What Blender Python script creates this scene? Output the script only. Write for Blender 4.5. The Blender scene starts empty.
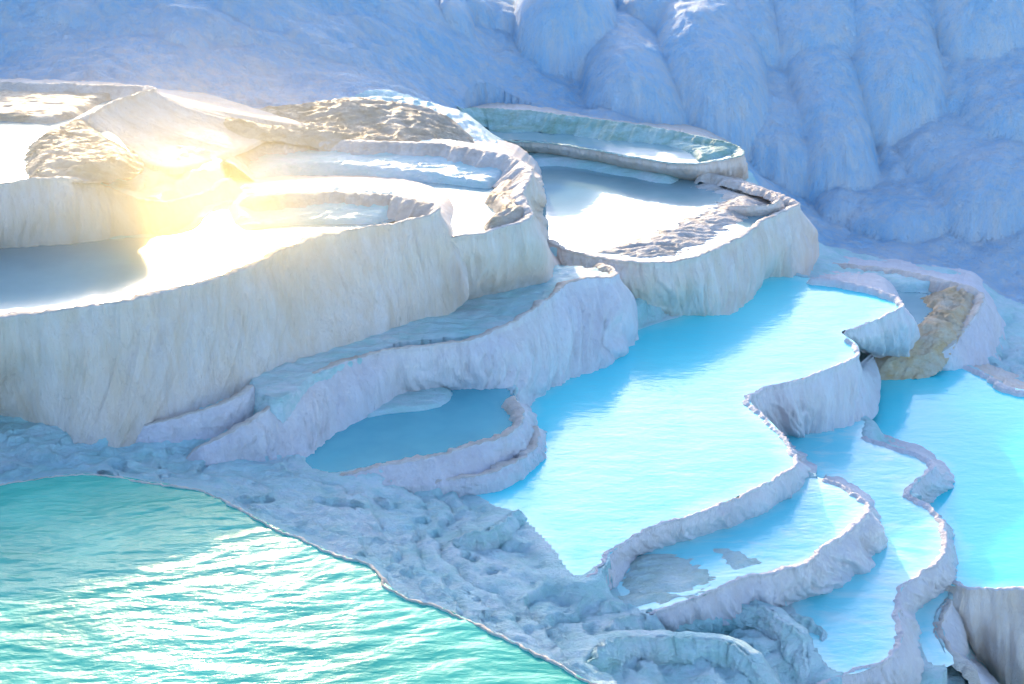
import bpy, bmesh, math, random
import numpy as np
random.seed(7)
scene = bpy.context.scene
COL = scene.collection
R = math.radians

# ------------------------------------------------------------------ camera
CAMZ, PITCH, F = 14.0, R(22.5), 1407.0
cam_d = bpy.data.cameras.new('camera'); cam = bpy.data.objects.new('camera', cam_d); COL.objects.link(cam)
cam.location = (0, 0, CAMZ); cam.rotation_euler = (R(90) - PITCH, 0, 0)
cam_d.sensor_width = 36; cam_d.lens = 36 * F / 1024; cam_d.clip_end = 5000; cam_d.clip_start = 0.1
scene.camera = cam
FW = np.array([0, math.cos(PITCH), -math.sin(PITCH)]); UP = np.array([0, math.sin(PITCH), math.cos(PITCH)]); RT = np.array([1., 0, 0])

def ray(px, py): return FW + RT * ((px - 512) / F) - UP * ((py - 342) / F)
def P(px, py, z):                       # point of the level plane z seen at that pixel
    d = ray(px, py); return np.array([0, 0, CAMZ]) + d * ((z - CAMZ) / d[2])
def D(px, py, y):                       # point at ground distance y
    d = ray(px, py); return np.array([0, 0, CAMZ]) + d * (y / d[1])

# ------------------------------------------------------------------ noise
_rng = np.random.RandomState(5)
_perm = np.tile(_rng.permutation(256), 3)
_ang = _rng.rand(256) * 2 * np.pi
_gx, _gy = np.cos(_ang), np.sin(_ang)
def pn(x, y, seed=0):
    x = np.asarray(x, float) + seed * 17.31; y = np.asarray(y, float) + seed * 7.77
    x, y = np.broadcast_arrays(x, y)
    xi = np.floor(x).astype(int); yi = np.floor(y).astype(int); xf = x - xi; yf = y - yi
    u = xf**3 * (xf * (xf * 6 - 15) + 10); v = yf**3 * (yf * (yf * 6 - 15) + 10)
    def g(a, b):
        h = _perm[_perm[(xi + a) & 255] + ((yi + b) & 255)]
        return _gx[h] * (xf - a) + _gy[h] * (yf - b)
    n0 = g(0, 0) * (1 - u) + g(1, 0) * u; n1 = g(0, 1) * (1 - u) + g(1, 1) * u
    return (n0 * (1 - v) + n1 * v) * 1.5
def fbm(x, y, o=4, seed=0):
    s = 0; a = 1
    for k in range(o):
        s = s + a * pn(x * 2**k, y * 2**k, seed + k); a *= .5
    return s
def billow(x, y, seed=0): return np.abs(pn(x, y, seed))
def sstep(a, b, x):
    t = np.clip((x - a) / (b - a), 0, 1); return t * t * (3 - 2 * t)

# ------------------------------------------------------------------ materials
def newmat(name):
    m = bpy.data.materials.new(name); m.use_nodes = True
    nt = m.node_tree; b = nt.nodes['Principled BSDF']; return m, nt, b
def N(nt, typ, **kw):
    n = nt.nodes.new(typ)
    for k, v in kw.items():
        if k in n.inputs: n.inputs[k].default_value = v
        else: setattr(n, k, v)
    return n
def ramp(nt, fac, stops):
    r = nt.nodes.new('ShaderNodeValToRGB'); e = r.color_ramp.elements
    e[0].position, e[0].color = stops[0][0], (*stops[0][1], 1)
    e[1].position, e[1].color = stops[-1][0], (*stops[-1][1], 1)
    for p, c in stops[1:-1]:
        q = e.new(p); q.color = (*c, 1)
    nt.links.new(fac, r.inputs[0]); return r.outputs[0]
def coords(nt, scale=(1, 1, 1), rot=(0, 0, 0)):
    g = nt.nodes.new('ShaderNodeNewGeometry'); m = nt.nodes.new('ShaderNodeMapping')
    m.inputs['Scale'].default_value = scale; m.inputs['Rotation'].default_value = rot
    nt.links.new(g.outputs['Position'], m.inputs['Vector']); return m.outputs[0]
def noise(nt, vec, scale, detail=5, rough=.55, dist=0):
    n = N(nt, 'ShaderNodeTexNoise'); n.inputs['Scale'].default_value = scale; n.inputs['Detail'].default_value = detail
    n.inputs['Roughness'].default_value = rough; n.inputs['Distortion'].default_value = dist
    nt.links.new(vec, n.inputs['Vector']); return n.outputs['Fac']
def mix(nt, fac, a, b, blend='MIX'):
    m = nt.nodes.new('ShaderNodeMix'); m.data_type = 'RGBA'; m.blend_type = blend
    if isinstance(fac, (int, float)): m.inputs[0].default_value = fac
    else: nt.links.new(fac, m.inputs[0])
    for i, c in ((6, a), (7, b)):
        if isinstance(c, tuple): m.inputs[i].default_value = (*c, 1)
        else: nt.links.new(c, m.inputs[i])
    return m.outputs[2]
def bump(nt, h, strength, dist, prev=None):
    b = nt.nodes.new('ShaderNodeBump'); b.inputs['Strength'].default_value = strength; b.inputs['Distance'].default_value = dist
    nt.links.new(h, b.inputs['Height'])
    if prev: nt.links.new(prev, b.inputs['Normal'])
    return b.outputs[0]

def travertine(name, c1, c2, stain, stain_amt=.5, streak=True, grit=.5, rough=.75, dark=.35):
    m, nt, b = newmat(name)
    v1 = coords(nt); vs = coords(nt, (1, 1, .13)) if streak else coords(nt, (.6, 1, 1), (0, 0, .5))
    base = ramp(nt, noise(nt, v1, .55, 5), [(.3, c1), (.7, c2)])
    st = ramp(nt, noise(nt, vs, 2.4, 7, .65), [(.42, (0, 0, 0)), (.75, (stain_amt,) * 3)])
    col = mix(nt, st, base, stain)
    # thin brown trickle marks and pits
    tr = ramp(nt, noise(nt, coords(nt, (1, 1, .22)), 7.5, 4, .6), [(.66, (0, 0, 0)), (.78, (dark,) * 3)])
    col = mix(nt, tr, col, (.42, .34, .25))
    nt.links.new(col, b.inputs['Base Color']); b.inputs['Roughness'].default_value = rough
    b.inputs['Specular IOR Level'].default_value = .35
    fine = ramp(nt, noise(nt, coords(nt, (1, 1, .3)) if streak else v1, 11, 8, .75), [(.42, (0, 0, 0)), (.66, (.28,) * 3)])
    col2 = mix(nt, fine, col, stain); nt.links.new(col2, b.inputs['Base Color'])
    big = bump(nt, noise(nt, vs if streak else coords(nt, (.7, 1.3, 1)), 2.6, 9, .68, .6), .75 * grit, .16)
    n = bump(nt, noise(nt, vs, 7, 7, .7), .8 * grit, .10, big)
    n = bump(nt, noise(nt, v1, 28, 5, .7), .7 * grit, .03, n)
    nt.links.new(n, b.inputs['Normal']); return m

M_WALL = travertine('cream_travertine', (.92, .76, .66), (.95, .86, .82), (.86, .64, .46), .7, True, 1.15, .7, .6)
M_WALLB = travertine('white_travertine', (.84, .80, .86), (.93, .86, .85), (.74, .62, .60), .5, True, 1.1, .7, .5)
M_RIM = travertine('rim_travertine', (.76, .68, .64), (.90, .82, .76), (.58, .42, .30), .7, False, 1.1, .6, .5)
M_GROUND = travertine('pale_travertine_ground', (.52, .84, .88), (.88, .93, .95), (.44, .78, .72), .8, False, 1.2, .3, .3)
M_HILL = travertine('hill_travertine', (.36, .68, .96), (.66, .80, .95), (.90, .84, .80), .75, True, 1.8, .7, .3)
M_CRUST = travertine('brown_crust', (.76, .62, .50), (.88, .77, .66), (.58, .38, .20), .9, False, 1.5, .5, .6)
M_CRUST2 = travertine('pale_crust', (.72, .64, .60), (.88, .82, .78), (.56, .42, .28), .7, False, 1.4, .5, .4)
M_SUN_TINT = travertine('sun_tinted_crust', (.94, .72, .50), (.95, .84, .72), (.85, .50, .18), .9, False, 1.5, .5, .6)  # gold of sunlight put into the colour of the shaded right crust
M_AQUA = travertine('aqua_shelf', (.60, .80, .80), (.84, .90, .86), (.50, .62, .46), .7, False, 1.1, .4, .3)
M_MOSS = travertine('algae_travertine', (.36, .60, .58), (.60, .74, .70), (.22, .34, .18), .9, False, 1.0, .5, .6)

def water(name, c1, c2, scale=.25, ripple=.12, wl=6.0, r1=.02, r2=.2, stretch=(.45, 1, 1), c3=None, coat=1.0, dist=.02, shal=0.0):
    m, nt, b = newmat(name)
    v = coords(nt)
    col = ramp(nt, noise(nt, v, scale, 4), [(.36, c1), (.64, c2)])
    if c3:
        f = ramp(nt, noise(nt, coords(nt, (.5, 1, 1), (0, 0, .2)), 1.6, 6, .6, .6), [(.5, (0, 0, 0)), (.72, (.8,) * 3)])
        col = mix(nt, f, col, c3)
    at = nt.nodes.new('ShaderNodeAttribute'); at.attribute_name = 'shore_distance'
    ad = nt.nodes.new('ShaderNodeMath'); ad.operation = 'MULTIPLY_ADD'; ad.inputs[1].default_value = .9; ad.inputs[2].default_value = -.35
    nt.links.new(noise(nt, v, 1.4, 5, .6), ad.inputs[0])
    sm = nt.nodes.new('ShaderNodeMath'); sm.operation = 'ADD'; nt.links.new(ad.outputs[0], sm.inputs[0]); nt.links.new(at.outputs['Fac'], sm.inputs[1])
    col = mix(nt, ramp(nt, sm.outputs[0], [(.05, (shal,) * 3), (.62, (0, 0, 0))]), col, (.60, .84, .82))
    nt.links.new(col, b.inputs['Base Color'])
    b.inputs['Roughness'].default_value = r2; b.inputs['IOR'].default_value = 1.33
    b.inputs['Coat Weight'].default_value = coat; b.inputs['Coat Roughness'].default_value = r1; b.inputs['Coat IOR'].default_value = 1.33
    vs = coords(nt, stretch, (0, 0, R(-9)))
    n = bump(nt, noise(nt, vs, wl, 3, .5, .3), ripple, dist)
    n = bump(nt, noise(nt, vs, wl * .22, 2, .5, .2), ripple, dist * 2.5, n)
    if 'green' in name: n = bump(nt, noise(nt, coords(nt, (.5, 1, 1), (0, 0, R(-9))), 22, 3, .6), .5, .012, n)
    nt.links.new(n, b.inputs['Normal']); nt.links.new(n, b.inputs['Coat Normal'])
    return m
W_TURQ = water('turquoise_water', (.03, .68, .76), (.10, .80, .84), .16, .22, 11, .03, .3, shal=.45)
W_PALE = water('pale_turquoise_water', (.14, .68, .74), (.30, .78, .80), .3, .38, 12, .05, .3, c3=(.62, .78, .74), shal=.8)
W_GLASS = water('mirror_water', (.16, .30, .34), (.24, .40, .44), .3, .05, 5, .015, .14)
W_TEAL = water('teal_water', (.05, .32, .40), (.10, .44, .50), .4, .06, 6, .02, .25)
W_GREEN = water('green_water', (.02, .34, .27), (.08, .50, .38), .35, .4, 9, .10, .25, (.3, 1, 1), dist=.03, coat=.22)
W_GREEN.node_tree.nodes['Principled BSDF'].inputs['Specular IOR Level'].default_value = .18

# ------------------------------------------------------------------ object helpers
def link_mesh(name, verts, faces, mat, parent=None, smooth=True):
    me = bpy.data.meshes.new(name); verts = np.asarray(verts, dtype=np.float32); faces = np.asarray(faces, dtype=np.int32)
    me.vertices.add(len(verts)); me.vertices.foreach_set('co', verts.ravel())
    k = faces.shape[1]; me.loops.add(faces.size); me.loops.foreach_set('vertex_index', faces.ravel())
    me.polygons.add(len(faces)); me.polygons.foreach_set('loop_start', np.arange(0, faces.size, k, dtype=np.int32))
    me.update(calc_edges=True); me.validate()
    me.polygons.foreach_set('use_smooth', np.full(len(me.polygons), smooth))
    me.materials.append(mat)
    o = bpy.data.objects.new(name, me); COL.objects.link(o)
    if parent:
        o.parent = parent; o.location = tuple(-np.array(parent.location))
    return o
def thing(name, label, cat, loc, group=None):
    o = bpy.data.objects.new(name, None); COL.objects.link(o); o.location = tuple(float(a) for a in loc); o.empty_display_size = .3
    o['label'] = label; o['category'] = cat
    if group: o['group'] = group
    return o
def grid_faces(nr, nc, closed=False):
    i = np.arange(nr - 1)[:, None]; j = np.arange(nc if closed else nc - 1)[None]
    j2 = (j + 1) % nc
    a = i * nc + j; b = i * nc + j2; c = (i + 1) * nc + j2; d = (i + 1) * nc + j
    return np.stack([a, b, c, d], -1).reshape(-1, 4)

def catmull(pts, closed, n=14):
    pts = np.asarray(pts, float); m = len(pts); out = []
    segs = m if closed else m - 1
    for i in range(segs):
        if closed: p0, p1, p2, p3 = pts[(i - 1) % m], pts[i], pts[(i + 1) % m], pts[(i + 2) % m]
        else:
            p1, p2 = pts[i], pts[i + 1]; p0 = pts[i - 1] if i else 2 * p1 - p2; p3 = pts[i + 2] if i + 2 < m else 2 * p2 - p1
        t = np.linspace(0, 1, n, endpoint=False)[:, None]
        # centripetal-ish: damped tangents
        d = np.linalg.norm((p2 - p1)[:2]) + 1e-6
        t1 = (p2 - p0); t2 = (p3 - p1)
        t1 = t1 / (np.linalg.norm(t1[:2]) + 1e-6) * d * .9; t2 = t2 / (np.linalg.norm(t2[:2]) + 1e-6) * d * .9
        h = 2 * t**3 - 3 * t**2 + 1; h1 = t**3 - 2 * t**2 + t; h2 = -2 * t**3 + 3 * t**2; h3 = t**3 - t**2
        out.append(h * p1 + h1 * t1 + h2 * p2 + h3 * t2)
    out = np.concatenate(out)
    if not closed: out = np.vstack([out, pts[-1]])
    return out
def resample(c, closed, ds):
    q = np.vstack([c, c[:1]]) if closed else c
    s = np.concatenate([[0], np.cumsum(np.linalg.norm(np.diff(q[:, :2], axis=0), axis=1))])
    n = max(8, int(s[-1] / ds)); t = np.linspace(0, s[-1], n, endpoint=not closed)
    return np.stack([np.interp(t, s, q[:, k]) for k in range(q.shape[1])], 1), t

# ------------------------------------------------------------------ walls of the basins
FOOT_PTS = []                            # where the ground has to be
RIMS = {}
def sweep(root, key, pts, side=1, closed=False, ds=.05, lip=.14, inner_h=.35, inner_w=.12, lobe=1.6, amp=1.0, mat=None, rim_mat=None,
          seed=0, drop=1.0, out=.25, rough_rim=1.0, add_feet=True, bulge=.10, taper=(.45, .45), world=False):
    """pts: (px,py,z rim) or (px,py,z rim, foot px, foot py, foot z); side=+1 when outside is right of the walking direction."""
    V = []
    for p in pts:
        if world: V.append(np.array(p, float)); continue
        r = P(*p[:3])
        V.append(np.concatenate([r, P(*p[3:6]) if len(p) > 3 else [np.nan] * 3]))
    V = np.array(V)
    # fill feet that are not given
    m = len(V)
    for i in range(m):
        if np.isnan(V[i, 3]):
            a = V[(i - 1) % m if closed else max(i - 1, 0), :2]; b = V[(i + 1) % m if closed else min(i + 1, m - 1), :2]
            t = (b - a) / (np.linalg.norm(b - a) + 1e-6); nrm = np.array([t[1], -t[0]]) * side
            V[i, 3:5] = V[i, :2] + nrm * out * drop; V[i, 5] = V[i, 2] - drop
    if add_feet:
        for v in V: FOOT_PTS.append(v[3:6].copy())
    c = catmull(V, closed); c, s = resample(c, closed, ds)
    rim, foot = c[:, :3].copy(), c[:, 3:]
    if not closed:
        e = np.ones(len(s))
        if taper[0]: e = e * sstep(0, taper[0], s)
        if taper[1]: e = e * sstep(0, taper[1], s[-1] - s)
        e = e**.5; rim[:, 2] = (foot[:, 2] - .12) * (1 - e) + rim[:, 2] * e
    def tangent(q):
        if closed: t = np.roll(q, -1, 0) - np.roll(q, 1, 0)
        else: t = np.gradient(q, axis=0)
        t = t[:, :2]; return t / (np.linalg.norm(t, axis=1, keepdims=True) + 1e-9)
    t = tangent(rim)
    k = 9; ker = np.ones(k) / k
    tt = np.stack([np.convolve(np.pad(t[:, i], k // 2, 'wrap' if closed else 'edge'), ker, 'valid') for i in (0, 1)], 1)
    tt /= np.linalg.norm(tt, axis=1, keepdims=True) + 1e-9
    nrm = np.stack([tt[:, 1], -tt[:, 0]], 1) * side
    X, Y = rim[:, 0], rim[:, 1]
    # noise lives in plan so that it closes on itself
    wob = rough_rim * (.05 * pn(X * 1.7, Y * 1.7, seed) + .035 * pn(X * 5, Y * 5, seed + 1) + .028 * pn(X * 12, Y * 12, seed + 2) + .014 * pn(X * 24, Y * 24, seed + 2))
    zw = rough_rim * (.018 * pn(X * 2.2, Y * 2.2, seed + 3) + .018 * pn(X * 9, Y * 9, seed + 4))
    rimp = rim.copy(); rimp[:, :2] += nrm * wob[:, None]; rimp[:, 2] += zw
    RIMS[key] = rimp
    lipw = lip * (1 + .6 * pn(X * 1.3, Y * 1.3, seed + 5) + .4 * pn(X * 6, Y * 6, seed + 6)).clip(.35, 2)
    # rim: inner foot -> crest
    prof = [(-1.0, inner_w, -inner_h), (-1.0, inner_w * .5, -inner_h * .5), (-1.0, inner_w * .15, -inner_h * .15), (-.85, 0, -.02), (-.6, 0, .004), (-.3, 0, .012), (-.08, 0, .006), (0, 0, -.012)]
    rows = []
    for f, w, dz in prof:
        q = rimp.copy(); off = f * lipw - w * (1 + .35 * pn(X * 1.1, Y * 1.1, seed + 8))
        q[:, :2] += nrm * off[:, None]; q[:, 2] += dz + (.02 * rough_rim * pn(X * 11 + f * 3, Y * 11, seed + 7) if -.95 < f < -.05 else 0) + (.06 * rough_rim * pn(X * 4, Y * 4 + w * 6, seed + 9) if w > 0 and inner_h > .3 else 0)
        rows.append(q)
    rows_r = np.array(rows)
    # wall: crest -> foot (and a little under the ground)
    nt_ = 44; T = np.linspace(0, 1, nt_)
    hgt = np.maximum(rim[:, 2] - foot[:, 2], .15)
    # horizontal direction from rim to foot
    rows = []
    bl1 = billow(X / lobe, Y / lobe, seed + 11); bl2 = billow(X / (lobe * .36), Y / (lobe * .36), seed + 12)
    for T_ in T:
        zd = T_ * (hgt + .35)
        f = np.clip(zd / hgt, 0, 1.2)
        hx = f**1.6
        q = rimp * (1 - hx[:, None]) + (foot + np.stack([nrm[:, 0] * 0, nrm[:, 1] * 0, zd * 0], 1)) * hx[:, None]
        q[:, 2] = rimp[:, 2] - .012 - zd
        sh = sstep(0, .45, f)
        wx = pn(X * .9, f * 2.0 + Y * .9, seed + 13) * .25
        disp = sh * amp * hgt * (.20 * bl1 + .09 * billow((X + wx) / (lobe * .3), (Y + wx) / (lobe * .3) + f * .25, seed + 12) - .06)
        disp += sh * amp * .07 * billow((X + wx * .4) * 5, (Y + wx * .4) * 5 + f * .5, seed + 14) * np.minimum(1, .45 + hgt)
        disp += .022 * amp * pn(X * 11, Y * 13 + f * 1.2, seed + 15) * np.minimum(1, hgt)
        disp += bulge * hgt * np.sin(np.clip(f, 0, 1) * np.pi)**.8 - (.05 * np.minimum(1, hgt)) * sstep(.0, .08, f) * (1 - sstep(.08, .3, f))
        disp += .05 * hgt * pn(X * .8, Y * .8 + f * 1.6, seed + 16) * sh
        disp *= 1 - .25 * sstep(.85, 1.1, f)
        q[:, :2] += nrm * disp[:, None]; rows.append(q)
    rows_w = np.array(rows)
    rows_w[0] = rows_r[-1]
    nc = len(c)
    fr = grid_faces(len(rows_r), nc, closed); fw = grid_faces(len(rows_w), nc, closed)
    if side > 0: fr = fr[:, ::-1]; fw = fw[:, ::-1]
    link_mesh('rim', rows_r.reshape(-1, 3), fr, rim_mat or M_RIM, root)
    link_mesh('wall', rows_w.reshape(-1, 3), fw, mat or M_WALL, root)
    return rimp

def poly(pxs, z): return np.array([P(x, y, z)[:2] for x, y in pxs])
def inside(poly_, x, y):
    r = np.zeros(np.shape(x), bool); n = len(poly_)
    for i in range(n):
        x1, y1 = poly_[i]; x2, y2 = poly_[(i + 1) % n]
        if y1 == y2: continue
        c = ((y1 > y) != (y2 > y)) & (x < (x2 - x1) * (y - y1) / (y2 - y1) + x1); r ^= c
    return r
def pdist(poly_, x, y):                  # distance to the outline, + inside
    d = np.full(np.shape(x), 1e9); n = len(poly_)
    for i in range(n):
        a = poly_[i]; b = poly_[(i + 1) % n]; ab = b - a; L = ab @ ab + 1e-12
        t = np.clip(((x - a[0]) * ab[0] + (y - a[1]) * ab[1]) / L, 0, 1)
        d = np.minimum(d, np.hypot(x - a[0] - t * ab[0], y - a[1] - t * ab[1]))
    return np.where(inside(poly_, x, y), d, -d)
def smooth_poly(pxs, z):
    p = poly(pxs, z); return resample(catmull(p, True, 8), True, .25)[0]

WATERS = []                              # (outline in plan, z)
def pool(pxs, z, mat, label, bed=.2, wave=None, cell=.05, shore=None, smooth=True):
    pl = smooth_poly(pxs, z) if smooth else poly(pxs, z)
    WATERS.append((pl, z, bed))
    o = sheet('water', pl, (lambda x, y: z + wave(x, y)) if wave else (lambda x, y: z + 0 * x), mat, cell if wave else .12)
    me = o.data; co = np.empty(len(me.vertices) * 3, dtype=np.float32); me.vertices.foreach_get('co', co); co = co.reshape(-1, 3)
    at = me.attributes.new('shore_distance', 'FLOAT', 'POINT'); at.data.foreach_set('value', np.clip(pdist(pl, co[:, 0], co[:, 1]), 0, 2).astype(np.float32))
    o['kind'] = 'structure'; o['label'] = label
    return o
def sheet(name, pl, zf, mat, cell=.05, parent=None, edge=0.0):
    x0, y0 = pl.min(0) - cell; x1, y1 = pl.max(0) + cell
    xs = np.arange(x0, x1 + cell, cell); ys = np.arange(y0, y1 + cell, cell)
    X, Y = np.meshgrid(xs, ys); nr, nc = X.shape
    # snap boundary cells to the outline
    ins = inside(pl, X, Y)
    Z = zf(X, Y)
    f = grid_faces(nr, nc)
    ok = ins.ravel()[f].any(1); f = f[ok]
    used, inv = np.unique(f, return_inverse=True)
    v = np.stack([X.ravel(), Y.ravel(), Z.ravel()], 1)[used]
    out_ = ~ins.ravel()[used]
    if out_.any():
        q = v[out_][:, :2]; best = np.full(len(q), 1e9); bp = q.copy()
        n = len(pl)
        for i in range(n):
            a = pl[i]; b = pl[(i + 1) % n]; ab = b - a; L = ab @ ab + 1e-12
            t = np.clip(((q - a) @ ab) / L, 0, 1); pt = a + t[:, None] * ab; dd = np.linalg.norm(q - pt, axis=1)
            m_ = dd < best; best[m_] = dd[m_]; bp[m_] = pt[m_]
        v[out_, :2] = bp
    return link_mesh(name, v, inv.reshape(-1, 4), mat, parent)

def crust(root, pxs, z, amp, mat=None, tilt=None, seed=0, cell=.05, edge=.6, height=.08, under=.16, freq=1.0, name='crust_shelf', ang=.15, keep=None):
    pl = smooth_poly(pxs, z)
    def zf(x, y):
        d = pdist(pl, x, y)
        ca, sa = math.cos(ang), math.sin(ang); u = (x * ca + y * sa) * freq; w = (-x * sa + y * ca) * freq
        wu = u + .5 * pn(u * .7, w * .7, seed + 20); ww = w + .35 * pn(u * .9, w * .9, seed + 21)
        # little rimstone steps with ragged edges
        st = 1 - np.abs(pn(wu * 1.1, ww * 3.4, seed + 22)) * 2.2
        st2 = 1 - np.abs(pn(wu * 3.0, ww * 8.0, seed + 23)) * 2.2
        h = height * sstep(0, edge, d) - under * (1 - sstep(0, edge * .8, d))
        h = h + amp * (.55 * st + .3 * st2 + .35 * fbm(u * 1.5, w * 2.4, 3, seed + 24) + .12 * pn(u * 16, w * 22, seed + 25))
        return z + h + (tilt(x, y) if tilt else 0)
    return sheet(name, pl, zf, mat or M_CRUST, cell, root)

# ================================================================== LAYOUT
G = 'travertine basins stepping down the slope'
BC = 'travertine basin'
def basin(label, px, py, z): return thing('travertine_basin', label, BC, P(px, py, z), G)

# ---- top left basin A (z 5.6)
zA = 5.6
A = basin('upper left basin with a tall cream wing of rim curling round a brown crusted shelf', 60, 170, zA)
sweep(A, 'A1', [(-260, 215, zA + .02, -260, 292, 4.1), (-120, 198, zA + .02, -120, 268, 4.1), (0, 184, zA + .03, 0, 252, 4.1), (60, 178, zA + .02, 62, 247, 4.1), (88, 181, zA - .14, 92, 244, 4.1), (110, 188, zA - .42, 115, 241, 4.1), (130, 196, zA - .7, 136, 236, 4.1),
                (148, 201, zA - .92, 154, 230, 4.1), (168, 202, zA - 1.05, 174, 223, 4.1), (190, 198, zA - 1.15, 196, 215, 4.1), (214, 190, zA - 1.12, 218, 206, 4.15), (240, 172, zA - .95, 246, 186, 4.3)], side=1, lip=.2, inner_h=.25, seed=1, lobe=2.2)
sweep(A, 'A2', [(84, 121, zA + .2, 104, 150, 5.15), (90, 115, zA + .24, 150, 158, 4.95), (103, 107, zA + .27, 185, 150, 4.8), (122, 99, zA + .3, 215, 139, 4.8), (142, 92.5, zA + .3, 235, 130, 4.8), (156, 89, zA + .27, 250, 122, 4.85), (150, 86, zA + .22, 262, 116, 4.9),
                (110, 85, zA + .2, 130, 79, 5.4), (60, 83.5, zA + .2, 60, 79, 5.6), (0, 82, zA + .2, 0, 78, 5.65), (-120, 84, zA + .2, -120, 78, 5.7), (-260, 90, zA + .2, -260, 80, 5.7)], side=1, lip=.12, inner_h=.5, inner_w=.5, seed=2, lobe=2.4, amp=.22, add_feet=False, bulge=.03)
crust(A, [(-300, 126), (-100, 125), (0, 123), (50, 125), (84, 117), (112, 102), (146, 92), (60, 91), (0, 90), (-100, 91), (-300, 95)], zA - .1, .04, seed=39, edge=.6, height=.12, under=.2, mat=M_CRUST, name='inner_slope')
pool([(-300, 210), (-120, 196), (0, 184), (80, 178), (130, 168), (120, 140), (95, 118), (120, 100), (148, 93), (60, 92), (0, 90), (-120, 92), (-300, 96)], zA - .12, W_GLASS, 'bright mirror-like water of the upper left basin')
crust(A, [(18, 158), (22, 145), (45, 130), (70, 122), (95, 118), (108, 132), (138, 150), (140, 168), (110, 176), (60, 181), (28, 183)], zA - .05, .10, seed=3, edge=.7, height=.16, mat=M_CRUST)

# ---- left big basin L1
zL1 = 4.2
L1 = basin('largest left basin with a long high cream wall and the sun mirrored in its water', 220, 280, zL1)
sweep(L1, 'L1', [(-330, 372, 4.24, -330, 452, 2.5), (-200, 350, 4.24, -200, 440, 2.3), (-90, 330, 4.24, -90, 425, 2.1), (0, 318, 4.25, 0, 413, 1.9), (60, 311, 4.25, 50, 425, 1.85), (130, 300, 4.25, 98, 436, 1.75), (185, 287, 4.25, 150, 426, 1.75), (222, 277, 4.25, 200, 401, 1.95), (262, 261, 4.25, 250, 385, 1.95),
                 (290, 247, 4.27, 300, 362, 2.0), (322, 236, 4.28, 350, 344, 2.05), (381, 226, 4.3, 402, 322, 2.05), (412, 220, 4.4, 438, 304, 2.35), (434, 213, 4.52, 453, 293, 2.6), (438, 206, 4.58, 460, 272, 3.2), (426, 201, 4.54, 446, 205, 4.0),
                 (412, 198, 4.58, 424, 190, 4.0), (388, 194, 4.6, 390, 183, 4.0), (338, 191, 4.62, 338, 181, 4.0), (287, 193, 4.62, 287, 182, 4.0), (254, 195, 4.6, 246, 184, 4.1), (230, 199, 4.5, 222, 188, 4.2)],
      side=1, lip=.2, inner_h=.5, inner_w=.55, seed=4, lobe=2.6, amp=.75, out=.2, bulge=.06)
pool([(-330, 368), (-90, 329), (0, 317), (130, 299), (222, 276), (290, 246), (381, 225), (428, 208), (420, 204), (388, 200), (338, 197), (254, 201), (215, 205), (190, 232), (120, 238), (0, 246), (-120, 262), (-330, 292)], zL1, W_GLASS, 'mirror water of the largest left basin holding the sun glare')
crust(L1, [(232, 198), (290, 194), (340, 192), (390, 195), (414, 200), (422, 206), (400, 215), (380, 223), (330, 224), (280, 226), (236, 230), (222, 214)], zL1 + .1, .05, seed=31, edge=.5, height=.12, under=.25, mat=M_GROUND, name='inner_slope',
      tilt=lambda x, y: .14 * np.clip(y - P(338, 208, 4.3)[1], -1.2, 1.5))

# ---- L2 behind it
zL2 = 3.82
L2 = basin('middle basin with a smooth curved back rim and a pleated crust ledge on its right', 420, 215, zL2)
sweep(L2, 'L2', [(436, 240, 3.86, 446, 296, 2.1), (455, 237, 3.9, 460, 299, 2.15), (482, 233, 3.91, 486, 291, 2.2), (508, 226, 3.92, 512, 286, 2.2), (528, 220, 3.96, 546, 276, 2.2), (534, 214, 4.0, 556, 262, 2.0), (530, 205, 4.1, 549, 245, 1.85),
                 (524, 194, 4.2, 546, 222, 1.9), (530, 182, 4.3, 544, 205, 1.9), (533, 170, 4.4, 541, 192, 1.95), (523, 161, 4.35, 536, 172, 2.4), (499, 152, 4.38, 512, 150, 3.3), (462, 146, 4.4, 470, 140, 3.9), (422, 142, 4.42, 424, 138, 4.2),
                 (355, 140, 4.42, 355, 136, 4.25), (300, 139.5, 4.42, 300, 136, 4.25), (262, 142, 4.42, 258, 138, 4.25), (235, 150, 4.4, 225, 142, 4.6), (222, 165, 4.5, 205, 160, 4.7)],
      side=1, lip=.17, inner_h=.55, inner_w=.6, seed=5, lobe=1.6, amp=.8, bulge=.07, taper=(.05, .3))
pool([(240, 203), (254, 198), (338, 193), (400, 198), (426, 212), (436, 232), (452, 237), (482, 232), (522, 218), (520, 200), (515, 180), (522, 168), (495, 156), (422, 148), (300, 146), (245, 154), (228, 172), (226, 192)], zL2, W_GLASS, 'white shining water of the middle basin')
crust(L2, [(480, 200), (498, 184), (514, 176), (527, 180), (523, 192), (533, 206), (532, 216), (510, 225), (486, 231), (480, 224), (494, 214), (488, 206)], zL2 + .08, .07, seed=33, edge=.35, height=.16, ang=1.0)
crust(L2, [(228, 160), (262, 146), (330, 142), (420, 145), (480, 151), (515, 160), (524, 170), (505, 182), (490, 187), (430, 180), (360, 175), (290, 173), (240, 188), (226, 180)], zL2 + .12, .035, seed=34, edge=.5, height=.10, under=.3, mat=M_GROUND, name='inner_slope',
      tilt=lambda x, y: .10 * np.clip(y - P(380, 165, 4.2)[1], -2.5, 2.2))

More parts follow.
